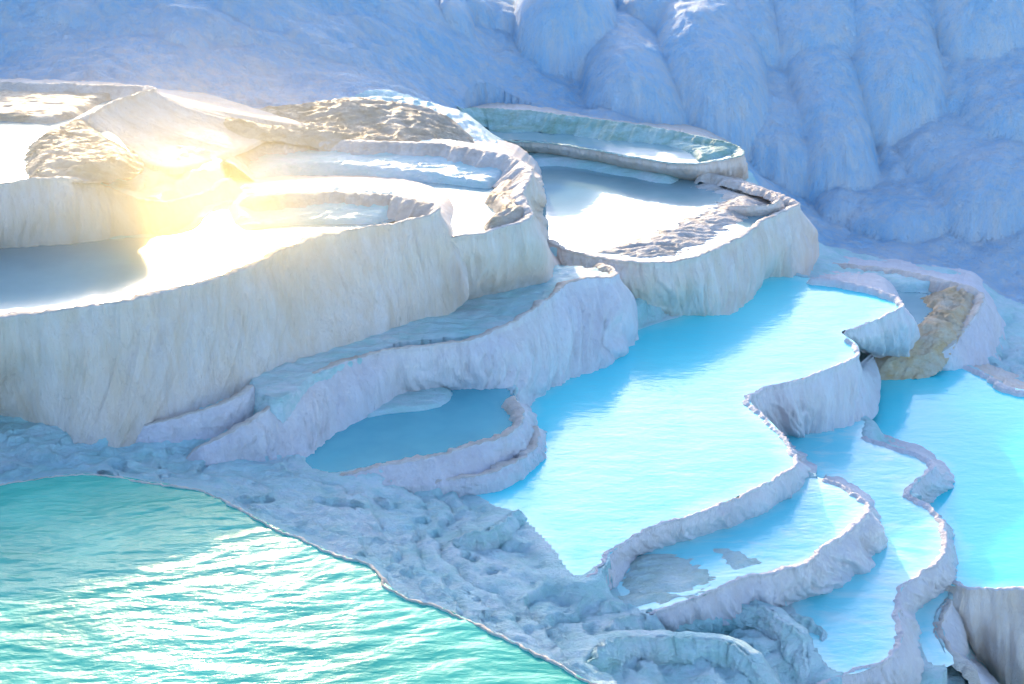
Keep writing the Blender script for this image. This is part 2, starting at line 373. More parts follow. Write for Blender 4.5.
# ---- M
zM = 1.9
Mb = basin('basin of glaring white water edged on the right by broad rippled crust', 640, 240, zM)
sweep(Mb, 'M', [(540, 236, 1.98, 545, 262, 1.75), (551, 243, 1.98, 556, 262, 1.7), (571, 252, 1.98, 575, 272, 1.6), (614, 260, 1.98, 622, 290, 1.2), (658, 263, 1.98, 668, 312, .4), (695, 258, 1.98, 702, 315, .3), (729, 243, 2.0, 732, 314, .3), (752, 231, 2.02, 752, 299, .3), (762, 222, 2.04, 766, 279, .3),
                (777, 215, 2.05, 780, 278, .25), (794, 207, 2.05, 798, 277, .2), (799, 203, 2.05, 806, 262, -.3), (790, 197, 2.08, 806, 235, -.3), (772, 191, 2.12, 785, 205, 0.2), (749, 183, 2.16, 760, 190, .6), (715, 174, 2.2, 735, 178, .9), (690, 168, 2.3, 700, 160, 1.6)],
      side=1, lip=.18, inner_h=.25, seed=6, lobe=1.3, amp=1.0, bulge=.08)
pool([(538, 237), (571, 251), (614, 259), (658, 262), (695, 257), (729, 242), (760, 221), (794, 206), (790, 198), (749, 186), (700, 172), (640, 161), (580, 152), (530, 150), (500, 150), (520, 190), (530, 215)], zM, W_GLASS, 'glaring white water of the middle right basin')
crust(Mb, [(572, 254), (600, 240), (640, 226), (668, 214), (690, 206), (700, 196), (672, 188), (690, 178), (720, 178), (752, 188), (785, 196), (797, 203), (778, 214), (762, 222), (729, 243), (695, 258), (658, 264), (614, 261)], zM + .02, .075, seed=7, mat=M_CRUST2, edge=1.7, height=.09, under=.14, ang=.05, freq=.9)
crust(Mb, [(500, 148), (560, 150), (625, 158), (680, 167), (690, 178), (672, 186), (620, 178), (560, 168), (530, 168), (505, 160)], zM + .03, .04, seed=35, edge=.8, height=.14, under=.2, mat=M_GROUND, name='inner_slope')
# small second rim on top of the shelf
sweep(Mb, 'M2', [(718, 206, 2.02, 716, 210, 1.9), (745, 206, 2.2, 745, 214, 1.95), (768, 205, 2.22, 769, 213, 1.95), (779, 200, 2.24, 783, 207, 1.95), (774, 194, 2.22, 780, 198, 1.9), (750, 186, 2.2, 756, 186, 1.9), (716, 177, 2.16, 722, 175, 1.9)],
      side=1, lip=.1, inner_h=.15, seed=8, lobe=.8, amp=.7, add_feet=False)

# ---- T behind M
zT = 2.5
T = basin('far narrow basin with green shaded water and thin lit rim ending in a nose', 620, 150, zT)
sweep(T, 'T', [(488, 139, zT + .06, 488, 149, 1.95), (510, 141, zT + .06, 510, 152, 1.95), (545, 143, zT + .06, 545, 155, 1.95), (581, 148, zT + .06, 581, 160, 1.95), (631, 157, zT + .06, 631, 170, 1.95), (668, 163, zT + .06, 668, 176, 1.95), (695, 164, zT + .08, 697, 180, 1.9), (722, 160, zT + .1, 722, 181, 1.6), (740, 156, zT + .12, 742, 180, 1.3), (745, 151, zT + .14, 747, 176, 1.3), (736, 145, zT + .18, 743, 160, 1.5),
               (700, 136, zT + .3, 703, 128, 1.9), (641, 125, zT + .4, 643, 118, 2.2), (590, 118, zT + .45, 590, 112, 2.5), (540, 112, zT + .5, 540, 106, 2.8), (485, 108, zT + .55, 485, 102, 3.0), (455, 108, zT + .7, 450, 104, 3.4)],
      side=1, lip=.14, inner_h=.5, inner_w=.7, seed=9, rim_mat=M_MOSS, lobe=1.4, amp=.6, bulge=.05)
pool([(470, 138), (510, 140), (545, 142), (581, 147), (631, 156), (668, 162), (700, 163), (738, 155), (742, 150), (700, 138), (641, 129), (590, 122), (540, 116), (480, 113)], zT, W_GLASS, 'bright strip of water in the far narrow basin')
crust(T, [(480, 112), (540, 114), (590, 120), (641, 127), (700, 138), (738, 146), (743, 152), (722, 159), (696, 163), (680, 152), (640, 141), (590, 136), (540, 133), (505, 134), (480, 130)], zT + .02, .05, seed=36, edge=.6, height=.1, under=.2, mat=M_MOSS)

# ---- S2 ledge
zS = 2.15
S2 = thing('travertine_terrace', 'fluted ledge wall below the largest basin ending in a domed nose over turquoise water', 'travertine terrace', P(440, 380, 1.0), 'terraces and rock banks')
sweep(S2, 'S2', [(180, 452, 1.45, 182, 462, 1.3), (215, 440, 1.6, 215, 458, 1.3), (248, 424, 1.75, 256, 456, 1.1), (282, 396, 1.95, 296, 453, 1.05), (314, 374, 2.05, 322, 440, 1.0), (354, 359, 2.1, 366, 414, 1.0), (388, 351, 2.1, 402, 394, 1.0), (435, 345, 2.1, 446, 388, 1.0), (475, 339, 2.12, 482, 388, 1.0), (506, 325, 2.15, 512, 390, .85),
                 (530, 312, 2.18, 538, 394, .3), (552, 296, 2.2, 556, 386, .3), (570, 283, 2.2, 576, 374, .3), (592, 277, 2.18, 602, 367, .3), (611, 277, 2.12, 622, 352, .3), (617, 271, 2.05, 629, 330, .5), (608, 265, 1.98, 622, 300, 1.0), (588, 261, 1.9, 598, 268, 1.5)],
      side=1, lip=.16, inner_h=.3, seed=10, lobe=1.1, amp=1.3, mat=M_WALLB, bulge=.12)
LEDGE = smooth_poly([(282, 396), (314, 374), (354, 359), (388, 351), (435, 345), (475, 339), (506, 325), (530, 312), (552, 296), (570, 284), (592, 278), (612, 281), (618, 276), (600, 266), (560, 262), (540, 270), (500, 280), (455, 292), (400, 315), (350, 338), (300, 355), (250, 376), (262, 394)], 2.12)
# two small steps left of it
S3 = thing('travertine_terrace', 'low scalloped step squeezed against the foot of the largest cream wall', 'travertine terrace', P(215, 420, 1.5), 'terraces and rock banks')
sweep(S3, 'S3', [(120, 430, 1.75, 122, 440, 1.6), (160, 422, 1.85, 165, 438, 1.55), (200, 411, 1.95, 205, 434, 1.5), (235, 398, 2.05, 240, 420, 1.6), (252, 388, 2.12, 258, 405, 1.7), (262, 378, 2.15, 270, 388, 1.9)], side=1, lip=.16, inner_h=.25, seed=11, lobe=.8, mat=M_WALLB, amp=1.2)

# ---- Q small teal pool
zQ = 1.0
Q = basin('small teal basin below the fluted ledge, walled by a low knobbly double lip', 440, 430, zQ)
sweep(Q, 'Q', [(330, 476, 1.02, 330, 482, .95), (360, 471, 1.03, 360, 480, .9), (392, 464, 1.05, 396, 480, .8), (430, 457, 1.06, 440, 480, .7), (462, 449, 1.06, 476, 474, .6), (492, 440, 1.07, 506, 463, .55), (516, 430, 1.08, 528, 452, .45), (524, 417, 1.1, 534, 436, .42), (520, 402, 1.12, 532, 420, .4), (513, 391, 1.15, 528, 404, .35), (506, 386, 1.2, 524, 392, .35)],
      side=1, lip=.17, inner_h=.2, seed=12, lobe=.7, amp=1.2, mat=M_WALLB)
sweep(Q, 'Qb', [(420, 484, .7, 424, 492, .5), (455, 479, .7, 462, 494, .35), (490, 473, .68, 500, 492, .25), (516, 463, .66, 528, 478, .2), (534, 450, .64, 544, 462, .2), (540, 434, .62, 547, 445, .2), (537, 418, .6, 545, 424, .2)],
      side=1, lip=.24, inner_h=.15, seed=13, lobe=.6, amp=1.2, mat=M_WALLB)
pool([(300, 462), (330, 475), (360, 470), (430, 456), (492, 439), (516, 429), (523, 415), (512, 391), (500, 382), (440, 384), (390, 392), (355, 412), (320, 438)], zQ - .03, W_TEAL, 'teal water of the small basin below the fluted ledge')
crust(Q, [(352, 410), (380, 396), (420, 386), (455, 388), (452, 404), (430, 412), (390, 416), (362, 420)], zQ - .02, .03, seed=37, edge=.3, height=.06, under=.1, mat=M_GROUND, name='pale_shelf')

# ---- P1
zP1 = .32
P1b = basin('turquoise basin with a short lilac wall just behind the great turquoise pool', 880, 320, zP1)
sweep(P1b, 'P1', [(832, 331, .38, 836, 338, .3), (850, 330, .4, 856, 345, -.6), (866, 325, .4, 868, 351, -1.0), (880, 319, .4, 886, 353, -1.1), (894, 312, .4, 900, 354, -1.2), (903, 306, .41, 910, 350, -1.2), (900, 298, .42, 912, 328, -1.1), (880, 290, .44, 884, 284, -.6), (848, 282, .46, 850, 276, -.6), (815, 278, .46, 816, 272, -.6), (796, 277, .46, 800, 271, -.6)],
      side=1, lip=.09, inner_h=.2, inner_w=.1, seed=14, lobe=1.0, amp=.9, mat=M_WALLB, rim_mat=M_WALLB)

# ---- P0 the great turquoise pool
zP0 = .3
P0b = basin('great turquoise basin whose low fluted rim winds in an S curve', 700, 420, zP0)
sweep(P0b, 'P0', [(572, 584, .33, 574, 590, .1), (592, 575, .33, 598, 586, 0), (605, 561, .33, 616, 576, -.1), (612, 550, .33, 626, 560, -.12), (626, 542, .34, 640, 553, -.2), (655, 526, .34, 668, 544, -.25), (702, 513, .34, 710, 532, -.25), (742, 495, .34, 752, 516, -.25), (775, 480, .34, 784, 500, -.3), (797, 466, .34, 804, 486, -.4),
                  (793, 450, .34, 806, 462, -1.1), (777, 428, .34, 790, 444, -1.2), (762, 414, .34, 777, 431, -1.2), (749, 400, .34, 770, 434, -1.2), (764, 389, .35, 786, 435, -1.2), (802, 379, .35, 808, 434, -1.2), (835, 367, .35, 838, 429, -1.2), (859, 355, .36, 862, 420, -1.2), (857, 345, .37, 868, 408, -1.3), (846, 337, .38, 872, 380, -1.3), (836, 332, .38, 862, 356, -1.1)],
      side=1, lip=.09, inner_h=.25, inner_w=.1, seed=15, lobe=.75, amp=1.0, bulge=.05, mat=M_WALLB, rim_mat=M_WALLB, ds=.04)
pool([(578, 579), (606, 558), (626, 541), (655, 525), (702, 512), (742, 494), (775, 479), (796, 465), (777, 428), (750, 401), (764, 388), (802, 378), (835, 366), (858, 355), (857, 344), (846, 336), (840, 331), (852, 329), (880, 318), (902, 305), (899, 299), (880, 291), (848, 283), (815, 279), (785, 274), (750, 280), (715, 300), (690, 312), (660, 320), (620, 335), (560, 375), (530, 395), (505, 440), (480, 480), (470, 495), (520, 520), (550, 550)], zP0, W_TURQ, 'great turquoise pool in the middle of the terraces', bed=.12, smooth=True)

# ---- P2 crusted basin on the right
P2b = basin('dry looking basin on the right floored with brown crust painted sunlit gold and one white puddle', 930, 320, -1.0)
zP2 = -.95
sweep(P2b, 'P2', [(918, 362, -1.7, 918, 366, -1.8), (944, 352, -1.3, 952, 372, -1.9), (962, 333, -1.05, 975, 366, -2.0), (976, 314, -.9, 990, 358, -2.1), (984, 300, -.8, 998, 340, -2.1), (982, 292, -.75, 998, 312, -1.9), (968, 286, -.7, 976, 280, -1.4), (935, 277, -.68, 940, 271, -1.2), (890, 268, -.68, 893, 262, -1.2), (845, 264, -.68, 846, 258, -1.1), (795, 262, -.68, 795, 256, -1.0)],
      side=1, lip=.2, inner_h=.3, inner_w=.3, seed=16, lobe=1.4, amp=.8, mat=M_WALLB)
pool([(893, 288), (915, 291), (934, 296), (940, 308), (930, 324), (908, 336), (885, 336), (872, 322), (875, 300)], zP2 - .02, W_GLASS, 'white puddle in the crusted basin on the right')
y2 = P(920, 332, zP2)[1]
crust(P2b, [(872, 348), (890, 335), (912, 325), (926, 309), (918, 298), (935, 291), (962, 288), (981, 295), (974, 314), (960, 333), (944, 345), (922, 349), (895, 351)], zP2, .13, seed=17, mat=M_SUN_TINT, edge=.5, height=.14, under=.14, tilt=lambda x, y: -.65 * np.clip(y2 - y, 0, 1.6), ang=.1)
crust(P2b, [(800, 264), (845, 266), (890, 270), (935, 279), (960, 285), (930, 290), (908, 292), (880, 286), (840, 280), (800, 276)], zP2 + .05, .05, seed=38, edge=.5, height=.14, under=.2, mat=M_GROUND, name='inner_slope')

# ---- P3b
zP3 = -1.2
P3b = basin('winding pale turquoise basin with scalloped lilac rim, between great pool and right pool', 900, 520, zP3)
sweep(P3b, 'P3', [(800, 690, -1.3, 800, 700, -1.6), (838, 677, -1.2, 836, 690, -1.6), (856, 670, -1.18, 862, 690, -1.9), (886, 661, -1.16, 896, 690, -2.1), (904, 640, -1.16, 924, 668, -2.1), (899, 614, -1.15, 914, 636, -1.98), (902, 590, -1.15, 916, 606, -1.96), (921, 575, -1.14, 936, 592, -1.96), (943, 556, -1.14, 956, 576, -1.85), (948, 536, -1.14, 957, 556, -1.85), (933, 508, -1.14, 944, 520, -1.85), (911, 493, -1.13, 929, 507, -1.85),
                  (922, 478, -1.13, 942, 492, -1.85), (936, 466, -1.13, 954, 475, -1.85), (922, 455, -1.13, 938, 458, -1.85), (895, 446, -1.14, 905, 440, -1.85), (868, 438, -1.15, 874, 430, -1.85), (852, 430, -1.16, 860, 414, -1.85)],
      side=1, lip=.09, inner_h=.2, inner_w=.1, seed=18, lobe=.7, amp=1.1, bulge=.05, mat=M_WALLB, rim_mat=M_WALLB, ds=.04)
pool([(838, 674), (886, 660), (903, 638), (899, 612), (902, 589), (921, 574), (943, 555), (947, 535), (932, 508), (911, 492), (935, 466), (921, 456), (868, 439), (862, 418), (800, 430), (762, 430), (780, 455), (795, 478), (830, 500), (850, 540), (830, 570), (790, 590), (800, 640)], zP3, W_PALE, 'pale turquoise water winding below the great pool', bed=.12)

# ---- P6
zP6 = -.28
P6b = basin('shallow pale basin with tiny dark ledges below the long edge of the great pool', 760, 540, zP6)
sweep(P6b, 'P6', [(630, 620, -.3, 632, 632, -.6), (660, 610, -.26, 664, 632, -.85), (690, 600, -.26, 700, 630, -1.05), (718, 589, -.24, 740, 624, -1.1), (746, 578, -.24, 764, 616, -1.15), (780, 571, -.24, 797, 602, -1.2), (810, 563, -.24, 830, 590, -1.2), (824, 547, -.24, 852, 578, -1.2), (852, 531, -.24, 870, 560, -1.2), (869, 509, -.24, 879, 538, -1.2), (862, 497, -.24, 880, 516, -1.2), (842, 484, -.24, 862, 488, -1.2), (806, 474, -.24, 822, 472, -1.2)],
      side=1, lip=.1, inner_h=.2, inner_w=.1, seed=19, lobe=.8, amp=1.25, bulge=.05, mat=M_WALLB, rim_mat=M_WALLB, ds=.04)
pool([(640, 612), (690, 599), (746, 577), (810, 562), (824, 546), (851, 530), (868, 508), (842, 485), (800, 476), (770, 500), (710, 525), (650, 545), (620, 560), (612, 590)], zP6, W_PALE, 'shallow pale turquoise water below the long edge')
for k, (a, b, c_) in enumerate([([(624, 556), (660, 548), (690, 556), (712, 566), (722, 578), (700, 590), (660, 600), (634, 606), (616, 584)], .055, 41), ([(700, 545), (735, 543), (760, 556), (790, 560), (770, 568), (730, 574), (716, 560)], .03, 42), ([(600, 596), (640, 586), (690, 590), (712, 582), (706, 594), (660, 608), (622, 614)], .06, 43)]):
    crust(P6b, a, zP6 + .01, b, seed=c_, edge=.5, height=.03, under=.06, mat=M_AQUA, name='pale_shelf', ang=.3)

# ---- P4 right pool + pit
zP4 = -1.85
P4b = basin('broad turquoise basin at the right edge standing above a deep shadowed hollow', 990, 480, zP4)
sweep(P4b, 'P4', [(948, 580, -1.8, 952, 610, -2.9), (962, 587, -1.8, 968, 640, -3.4), (985, 589, -1.8, 990, 672, -4.2), (1010, 590, -1.8, 1008, 700, -4.6), (1040, 592, -1.8, 1040, 712, -4.8), (1120, 596, -1.8, 1120, 716, -4.8), (1250, 590, -1.8, 1260, 700, -4.8), (1330, 540, -1.8, 1350, 600, -4), (1320, 470, -1.8, 1350, 480, -4), (1240, 430, -1.8, 1260, 425, -3), (1140, 408, -1.78, 1150, 402, -2.6), (1050, 393, -1.76, 1056, 386, -2.4),
                  (1022, 390, -1.75, 1026, 382, -2.3), (1004, 384, -1.72, 1010, 377, -2.2), (990, 376, -1.76, 995, 370, -2.1), (962, 364, -1.78, 966, 359, -2.0), (930, 358, -1.8, 931, 354, -1.95), (900, 356, -1.8, 900, 352, -1.9), (876, 357, -1.8, 872, 353, -1.85)],
      side=1, lip=.12, inner_h=.2, inner_w=.12, seed=20, lobe=1.0, amp=1.0, taper=(0, .3), mat=M_WALL, rim_mat=M_WALLB)
pool([(963, 588), (1010, 590), (1120, 595), (1250, 588), (1325, 540), (1315, 470), (1240, 431), (1140, 409), (1050, 394), (1004, 385), (962, 365), (900, 357), (870, 360), (856, 380), (858, 410), (866, 432), (900, 446), (932, 462), (935, 475), (914, 493), (935, 515), (947, 540), (945, 560), (940, 580)], zP4, W_TURQ, 'broad turquoise pool at the right edge')

# ---- P5 small strip
zP5 = -2.05
P5b = basin('narrow stepped basin wedged beside the deep hollow at the lower right', 930, 620, zP5)
sweep(P5b, 'P5', [(990, 690, -2.5, 1004, 700, -3.3), (972, 664, -2.25, 990, 684, -3.5), (951, 646, -2.04, 974, 668, -3.5), (943, 618, -2.03, 968, 652, -3.5), (955, 597, -2.02, 972, 634, -3.5), (963, 589, -1.95, 976, 620, -3.4)], side=1, lip=.14, inner_h=.15, seed=21, lobe=1.0, amp=.5, mat=M_WALLB)
pool([(952, 584), (952, 596), (938, 616), (943, 645), (955, 662), (932, 668), (915, 640), (908, 612), (925, 594)], zP5, W_PALE, 'narrow strip of pale water beside the hollow')

# ---- foreground pool F
zF = 2.1
Fb = basin('foreground basin of rippled green water with a thin sparkling rim', 380, 590, zF)
sweep(Fb, 'F', [(640, 712, zF + .03, 652, 718, .4), (590, 683, zF + .03, 602, 690, .5), (540, 657, zF + .03, 552, 662, .7), (500, 637, zF + .03, 512, 642, .8), (440, 608, zF + .03, 450, 612, .95), (412, 601, zF + .03, 420, 602, 1.0), (385, 585, zF + .03, 392, 584, 1.1), (368, 565, zF + .03, 376, 564, 1.15), (340, 556, zF + .03, 346, 552, 1.2), (300, 540, zF + .03, 306, 536, 1.3), (270, 527, zF + .03, 276, 522, 1.35), (235, 508, zF + .03, 240, 502, 1.4), (200, 491, zF + .02, 204, 486, 1.5), (150, 484, zF + .02, 152, 480, 1.65), (90, 475, zF + .02, 92, 470, 1.72), (0, 485, zF + .02, 0, 480, 1.75), (-120, 501, zF + .02, -120, 496, 1.8), (-300, 541, zF + .02, -300, 536, 1.9)],
      side=-1, lip=.06, inner_h=.2, inner_w=.1, seed=22, lobe=.6, mat=M_GROUND, rough_rim=.7)
def wv(x, y):
    ca, sa = math.cos(.14), math.sin(.14); u = x * ca + y * sa; w = -x * sa + y * ca
    w2 = w + .35 * pn(u * .5, w * .5, 60)
    h = .012 * (1 - 2 * np.abs(pn(u * .55, w2 * 1.55, 61))) + .010 * pn(u * 1.3, w2 * 4.2, 62) + .005 * (1 - 2 * np.abs(pn(u * 2.4, w2 * 8, 63))) + .0015 * pn(u * 7, w * 16, 64)
    return h
pool([(640, 712), (590, 682), (500, 636), (440, 607), (412, 600), (385, 584), (368, 564), (340, 555), (300, 539), (235, 507), (200, 490), (150, 482), (90, 474), (0, 484), (-120, 500), (-300, 540), (-500, 640), (-500, 900), (640, 900)], zF, W_GREEN, 'rippled green foreground water full of sun sparkles', bed=.3, wave=wv, cell=.035)

# ================================================================== TERRAIN
ctrl = [np.array(f) for f in FOOT_PTS]
def c3(px, py, z): ctrl.append(P(px, py, z))
def cd(px, py, y): ctrl.append(D(px, py, y))
# left meadow below the big wall
for a in [(0, 440, 1.85), (100, 455, 1.75), (0, 470, 1.75), (90, 470, 1.72), (160, 470, 1.55), (240, 490, 1.4), (300, 475, 1.2), (330, 500, 1.1), (360, 500, 1.0), (300, 520, 1.3), (400, 520, .8), (450, 500, .5), (480, 520, .4), (520, 520, .3), (430, 570, .8), (480, 580, .5), (540, 560, .22),
          (560, 600, .1), (520, 620, .45), (600, 620, -.15), (600, 660, 0.0), (650, 640, -.45), (700, 640, -.6), (700, 670, -.5), (760, 640, -.9), (760, 676, -.8), (500, 512, .38), (525, 530, .38), (545, 552, .37), (562, 572, .36), (590, 600, .1), (600, 590, -.1), (612, 604, -.2), (785, 600, -1.0), (782, 625, -.95), (796, 650, -1.0), (825, 672, -1.1), (770, 640, -.8), (640, 690, -.3), (700, 720, -.5), (830, 700, -1.5), (900, 700, -2.2), (960, 700, -2.5), (940, 672, -2.3), (-300, 470, 2.2), (-200, 520, 1.8),
          (640, 300, 1.0), (665, 315, .6), (690, 325, .32), (650, 328, .35), (640, 280, 1.3), (600, 262, 1.75), (700, 322, .32),
          (300, 130, 4.5), (400, 120, 4.5), (350, 110, 4.75), (240, 125, 4.9), (440, 112, 4.4), (470, 120, 3.8),
          (200, 150, 4.75), (170, 160, 4.8),
          (820, 245, -1.1), (850, 250, -1.2), (900, 255, -1.3), (950, 268, -1.6), (1000, 290, -2.0), (1010, 330, -2.3), (1010, 365, -2.4), (1100, 380, -2.8)]: c3(*a)
for a in [(0, 74, 40), (0, 60, 41), (0, 30, 42.2), (0, 0, 43.4), (-200, 70, 40.2), (-200, 0, 43.2), (130, 76, 40.2), (150, 55, 41.9), (0, -30, 44.5), (200, -30, 46.5), (400, -30, 51.6), (-200, -30, 44.4), (200, 90, 41), (200, 0, 45.5), (300, 90, 42.5), (300, 50, 44.5), (400, 90, 45), (400, 50, 47.5), (400, 0, 50.5), (500, 95, 47.5), (500, 50, 51.5), (500, 0, 56.3),
          (600, 105, 48.5), (600, 60, 52.3), (600, 0, 57.6), (700, 125, 50), (700, 60, 54), (700, 0, 58.2), (800, 200, 48.5), (800, 140, 51.2), (800, 60, 54.6), (800, 0, 57.2), (800, -12, 58), (900, 200, 48.5), (900, 140, 51.2), (900, 60, 54.6), (900, 0, 57.2), (900, -12, 58), (1000, 250, 45), (1000, 200, 47.5), (1000, 100, 52.8), (1000, 0, 57.2), (1000, -12, 58), (1200, 200, 46), (1200, 0, 57), (1200, -12, 58), (760, 170, 48.8)]: cd(*a)
for x in range(-60, 61, 20):
    ctrl.append(np.array([x, 66, 5.9 - .016 * x])); ctrl.append(np.array([x, 90, 6.2])); ctrl.append(np.array([x, 8 if abs(x) > 9 else 5, .5 - .03 * x])); ctrl.append(np.array([x, -20, 0]))
for y in (10, 20, 30, 40): ctrl.append(np.array([-40, y, 3 + y * .04])); ctrl.append(np.array([40, y, -5 + y * .03]))
ctrl += [np.array([2, 14, -.6]), np.array([8, 14, -2.2]), np.array([12, 16, -4.3]), np.array([14, 20, -4.6]), np.array([18, 24, -4.5]), np.array([10.2, 20.5, -4.4])]
C = np.array(ctrl)
# merge near duplicates
keep = []
for p in C:
    if all(np.hypot(*(p[:2] - q[:2])) > .22 for q in keep): keep.append(p)
C = np.array(keep); n = len(C)
r = np.hypot(C[:, None, 0] - C[None, :, 0], C[:, None, 1] - C[None, :, 1])
Amat = np.zeros((n + 3, n + 3)); Amat[:n, :n] = -r - 0.02 * np.eye(n) * 0; Amat[:n, :n] -= -.06 * np.eye(n)
Amat[:n, n] = 1; Amat[:n, n + 1:] = C[:, :2]; Amat[n:, :n] = Amat[:n, n:].T
wts = np.linalg.solve(Amat, np.concatenate([C[:, 2], [0, 0, 0]]))
def base_h(x, y):
    sh = np.shape(x); x = np.ravel(x).astype(float); y = np.ravel(y).astype(float); o = np.empty(len(x))
    for i in range(0, len(x), 20000):
        a, b = x[i:i + 20000], y[i:i + 20000]
        o[i:i + 20000] = -np.hypot(a[:, None] - C[:, 0], b[:, None] - C[:, 1]) @ wts[:n] + wts[n] + a * wts[n + 1] + b * wts[n + 2]
    return o.reshape(sh)
def hit(px, py, y0=20, y1=75):
    d = ray(px, py); ys = np.linspace(y0, y1, 600); t = ys / d[1]; X = d[0] * t; Z = CAMZ + d[2] * t
    h = base_h(X, ys); w = np.where(Z < h)[0]; i = w[0] if len(w) else -1
    return np.array([X[i], ys[i], h[i]])

# low rimstone ledges on the rocky bank
LEDGES = []
def ledge(label, pxs, H, seed, side=1, mat=None):
    pts = []
    w_ = [hit(x, y, 14) for x, y in pxs]
    for i, g in enumerate(w_):
        a = w_[max(i - 1, 0)]; b = w_[min(i + 1, len(w_) - 1)]; t = (b - a)[:2]; t = t / (np.linalg.norm(t) + 1e-6); nr = np.array([t[1], -t[0]]) * side
        pts.append([g[0], g[1], g[2] + H, g[0] + nr[0] * .35 * H, g[1] + nr[1] * .35 * H, g[2] - .12])
    t = thing('rimstone_ledge', label, 'rimstone ledge', w_[len(w_) // 2], 'small rimstone ledges on the rocky bank')
    r_ = sweep(t, 'ledge%d' % seed, pts, side=side, ds=.04, lip=.10, inner_h=.2, inner_w=.1, seed=seed, lobe=.55, amp=1.5, mat=M_GROUND, rim_mat=M_GROUND, add_feet=False, taper=(.8, .8), world=True, rough_rim=1.6, bulge=.15)
    LEDGES.append((r_[::6], side, H))
ledge('low ledge crossing the sunlit mound above the bottom edge', [(598, 640), (640, 633), (690, 630), (735, 624), (768, 628), (784, 642), (798, 662), (812, 690)], .34, 201)
ledge('lowest ledge of the mound, cut by the bottom edge of the picture', [(585, 668), (625, 656), (680, 654), (722, 658), (748, 672), (762, 700)], .30, 202)
ledge('small blue ledge stepping down to the winding pale basin', [(762, 626), (784, 622), (806, 628), (820, 644), (822, 664)], .2, 203)
ledge('flat topped ledge with dark underside left of the great turquoise pool', [(440, 535), (458, 545), (482, 545), (502, 535), (520, 522), (532, 512)], .26, 204)
ledge('ledge just under the shallow basin at the top of the sunlit mound', [(586, 622), (612, 616), (640, 618), (668, 624), (700, 620)], .24, 208)

# lobes of flowstone on the hill: (px, py of the foot, half width px, height m, roundness)
LOBES = [(825, 117, 52, 1.9), (897, 88, 46, 1.7), (905, 160, 50, 2.1), (925, 24, 60, 1.3), (990, 98, 52, 2.2), (722, 142, 58, 2.2), (756, 94, 34, 1.6), (842, 210, 42, 2.0), (800, 200, 60, 1.3),
         (570, 76, 50, 2.1), (640, 122, 50, 1.5), (660, 60, 40, 1.4), (700, 30, 50, 1.2), (500, 30, 50, 1.3), (960, 200, 50, 1.0), (1000, 235, 60, 1.2), (905, 240, 60, .7), (960, 140, 40, 1.0), (1030, 170, 60, 1.5),
         (780, 20, 50, 1.2), (850, 30, 45, 1.0), (1010, 60, 50, 1.1), (690, 100, 40, 1.0), (600, 30, 45, 1.0), (1000, 340, 40, .7), (870, 20, 40, .8), (1020, 20, 40, 1.2)]
rr = random.Random(3)
for k in range(130):
    px = rr.uniform(420, 1150); py = rr.uniform(2, 250) if px > 760 else rr.uniform(2, 120)
    LOBES.append((px, py, rr.uniform(10, 30), rr.uniform(.2, .65)))
for k in range(30): LOBES.append((rr.uniform(-100, 420), rr.uniform(0, 60), rr.uniform(14, 50), rr.uniform(.08, .28)))
MOUNDS = [(650, 690, 70, .5), (760, 684, 60, .55), (700, 655, 50, .3), (600, 640, 30, .25), (740, 640, 34, .3), (810, 650, 30, .25), (600, 600, 26, .2), (640, 640, 26, .22), (860, 690, 40, .4)]
LX, LY = [-24, -8, -4, 0, 8, 14, 26], [38, 39.5, 42.5, 45, 46, 43, 38]
def lobes(X, Y, Z, L, maxy=1e9):
    Z0 = Z.copy()
    fl = .16 * np.abs(pn(X * 1.3, Y * .35, 70)) + .05 * np.abs(pn(X * 3.6, Y * .5, 71)) + .3 * pn(X * .35, Y * .35, 72)
    for (px, py, hw, H) in L:
        c = hit(px, py, 15)
        if c[1] < np.interp(c[0], LX, LY) + .8: continue
        if 430 < px < 560 and 48 < py < 125: continue
        if py < 45 and px > 460: H = min(H, .45 if px < 740 else .7)
        sc = c[1] / (F * math.cos(PITCH)) * 1.05; w = hw * sc
        m = (np.abs(X - c[0]) < w * 1.02) & (Y > c[1] - 1) & (Y < c[1] + 12)
        if not m.any(): continue
        x = X[m]; y = Y[m]; u = (x - c[0]) / w
        yf = c[1] + w * .7 * (1 - np.sqrt(np.clip(1 - u * u, 0, 1))) + (fl[m] - .15) * min(1, H)
        d = y - yf; dd = np.clip(d, 0, None); dome = np.clip(1 - u * u, 0, 1)**.5
        zl = Z0[m] - .08 + (H * 1.25 + .08) * dome * (1 - np.exp(-dd / (.34 * H + .04)))**.75 * np.exp(-(dd / (4.2 * H + 1))**2)
        zl = np.where(d > 0, zl, -99)
        k = .05; a = Z[m]; hmx = np.clip(.5 + .5 * (zl - a) / k, 0, 1); Z[m] = np.where(zl < -50, a, a * (1 - hmx) + zl * hmx + k * hmx * (1 - hmx))
    return Z

def axis(lo, hi, step, far, f0, f1, fs):
    a = list(np.arange(lo, f0, step)) + list(np.arange(f0, f1, fs)) + list(np.arange(f1, hi, step)); s = step; b = [a[-1]]
    while b[-1] < far: s *= 1.35; b.append(b[-1] + s)
    s = step; c_ = [a[0]]
    while c_[-1] > -far: s *= 1.35; c_.append(c_[-1] - s)
    return np.array(c_[:0:-1] + a + b[1:])
xs = axis(-24, 26, .1, 600, -10, 12, .06); ys = axis(9, 62, .1, 900, 14, 29, .06)
X, Y = np.meshgrid(xs, ys)
Xc = np.clip(X, -60, 60); Yc = np.clip(Y, -20, 90)
Z = base_h(Xc, Yc)
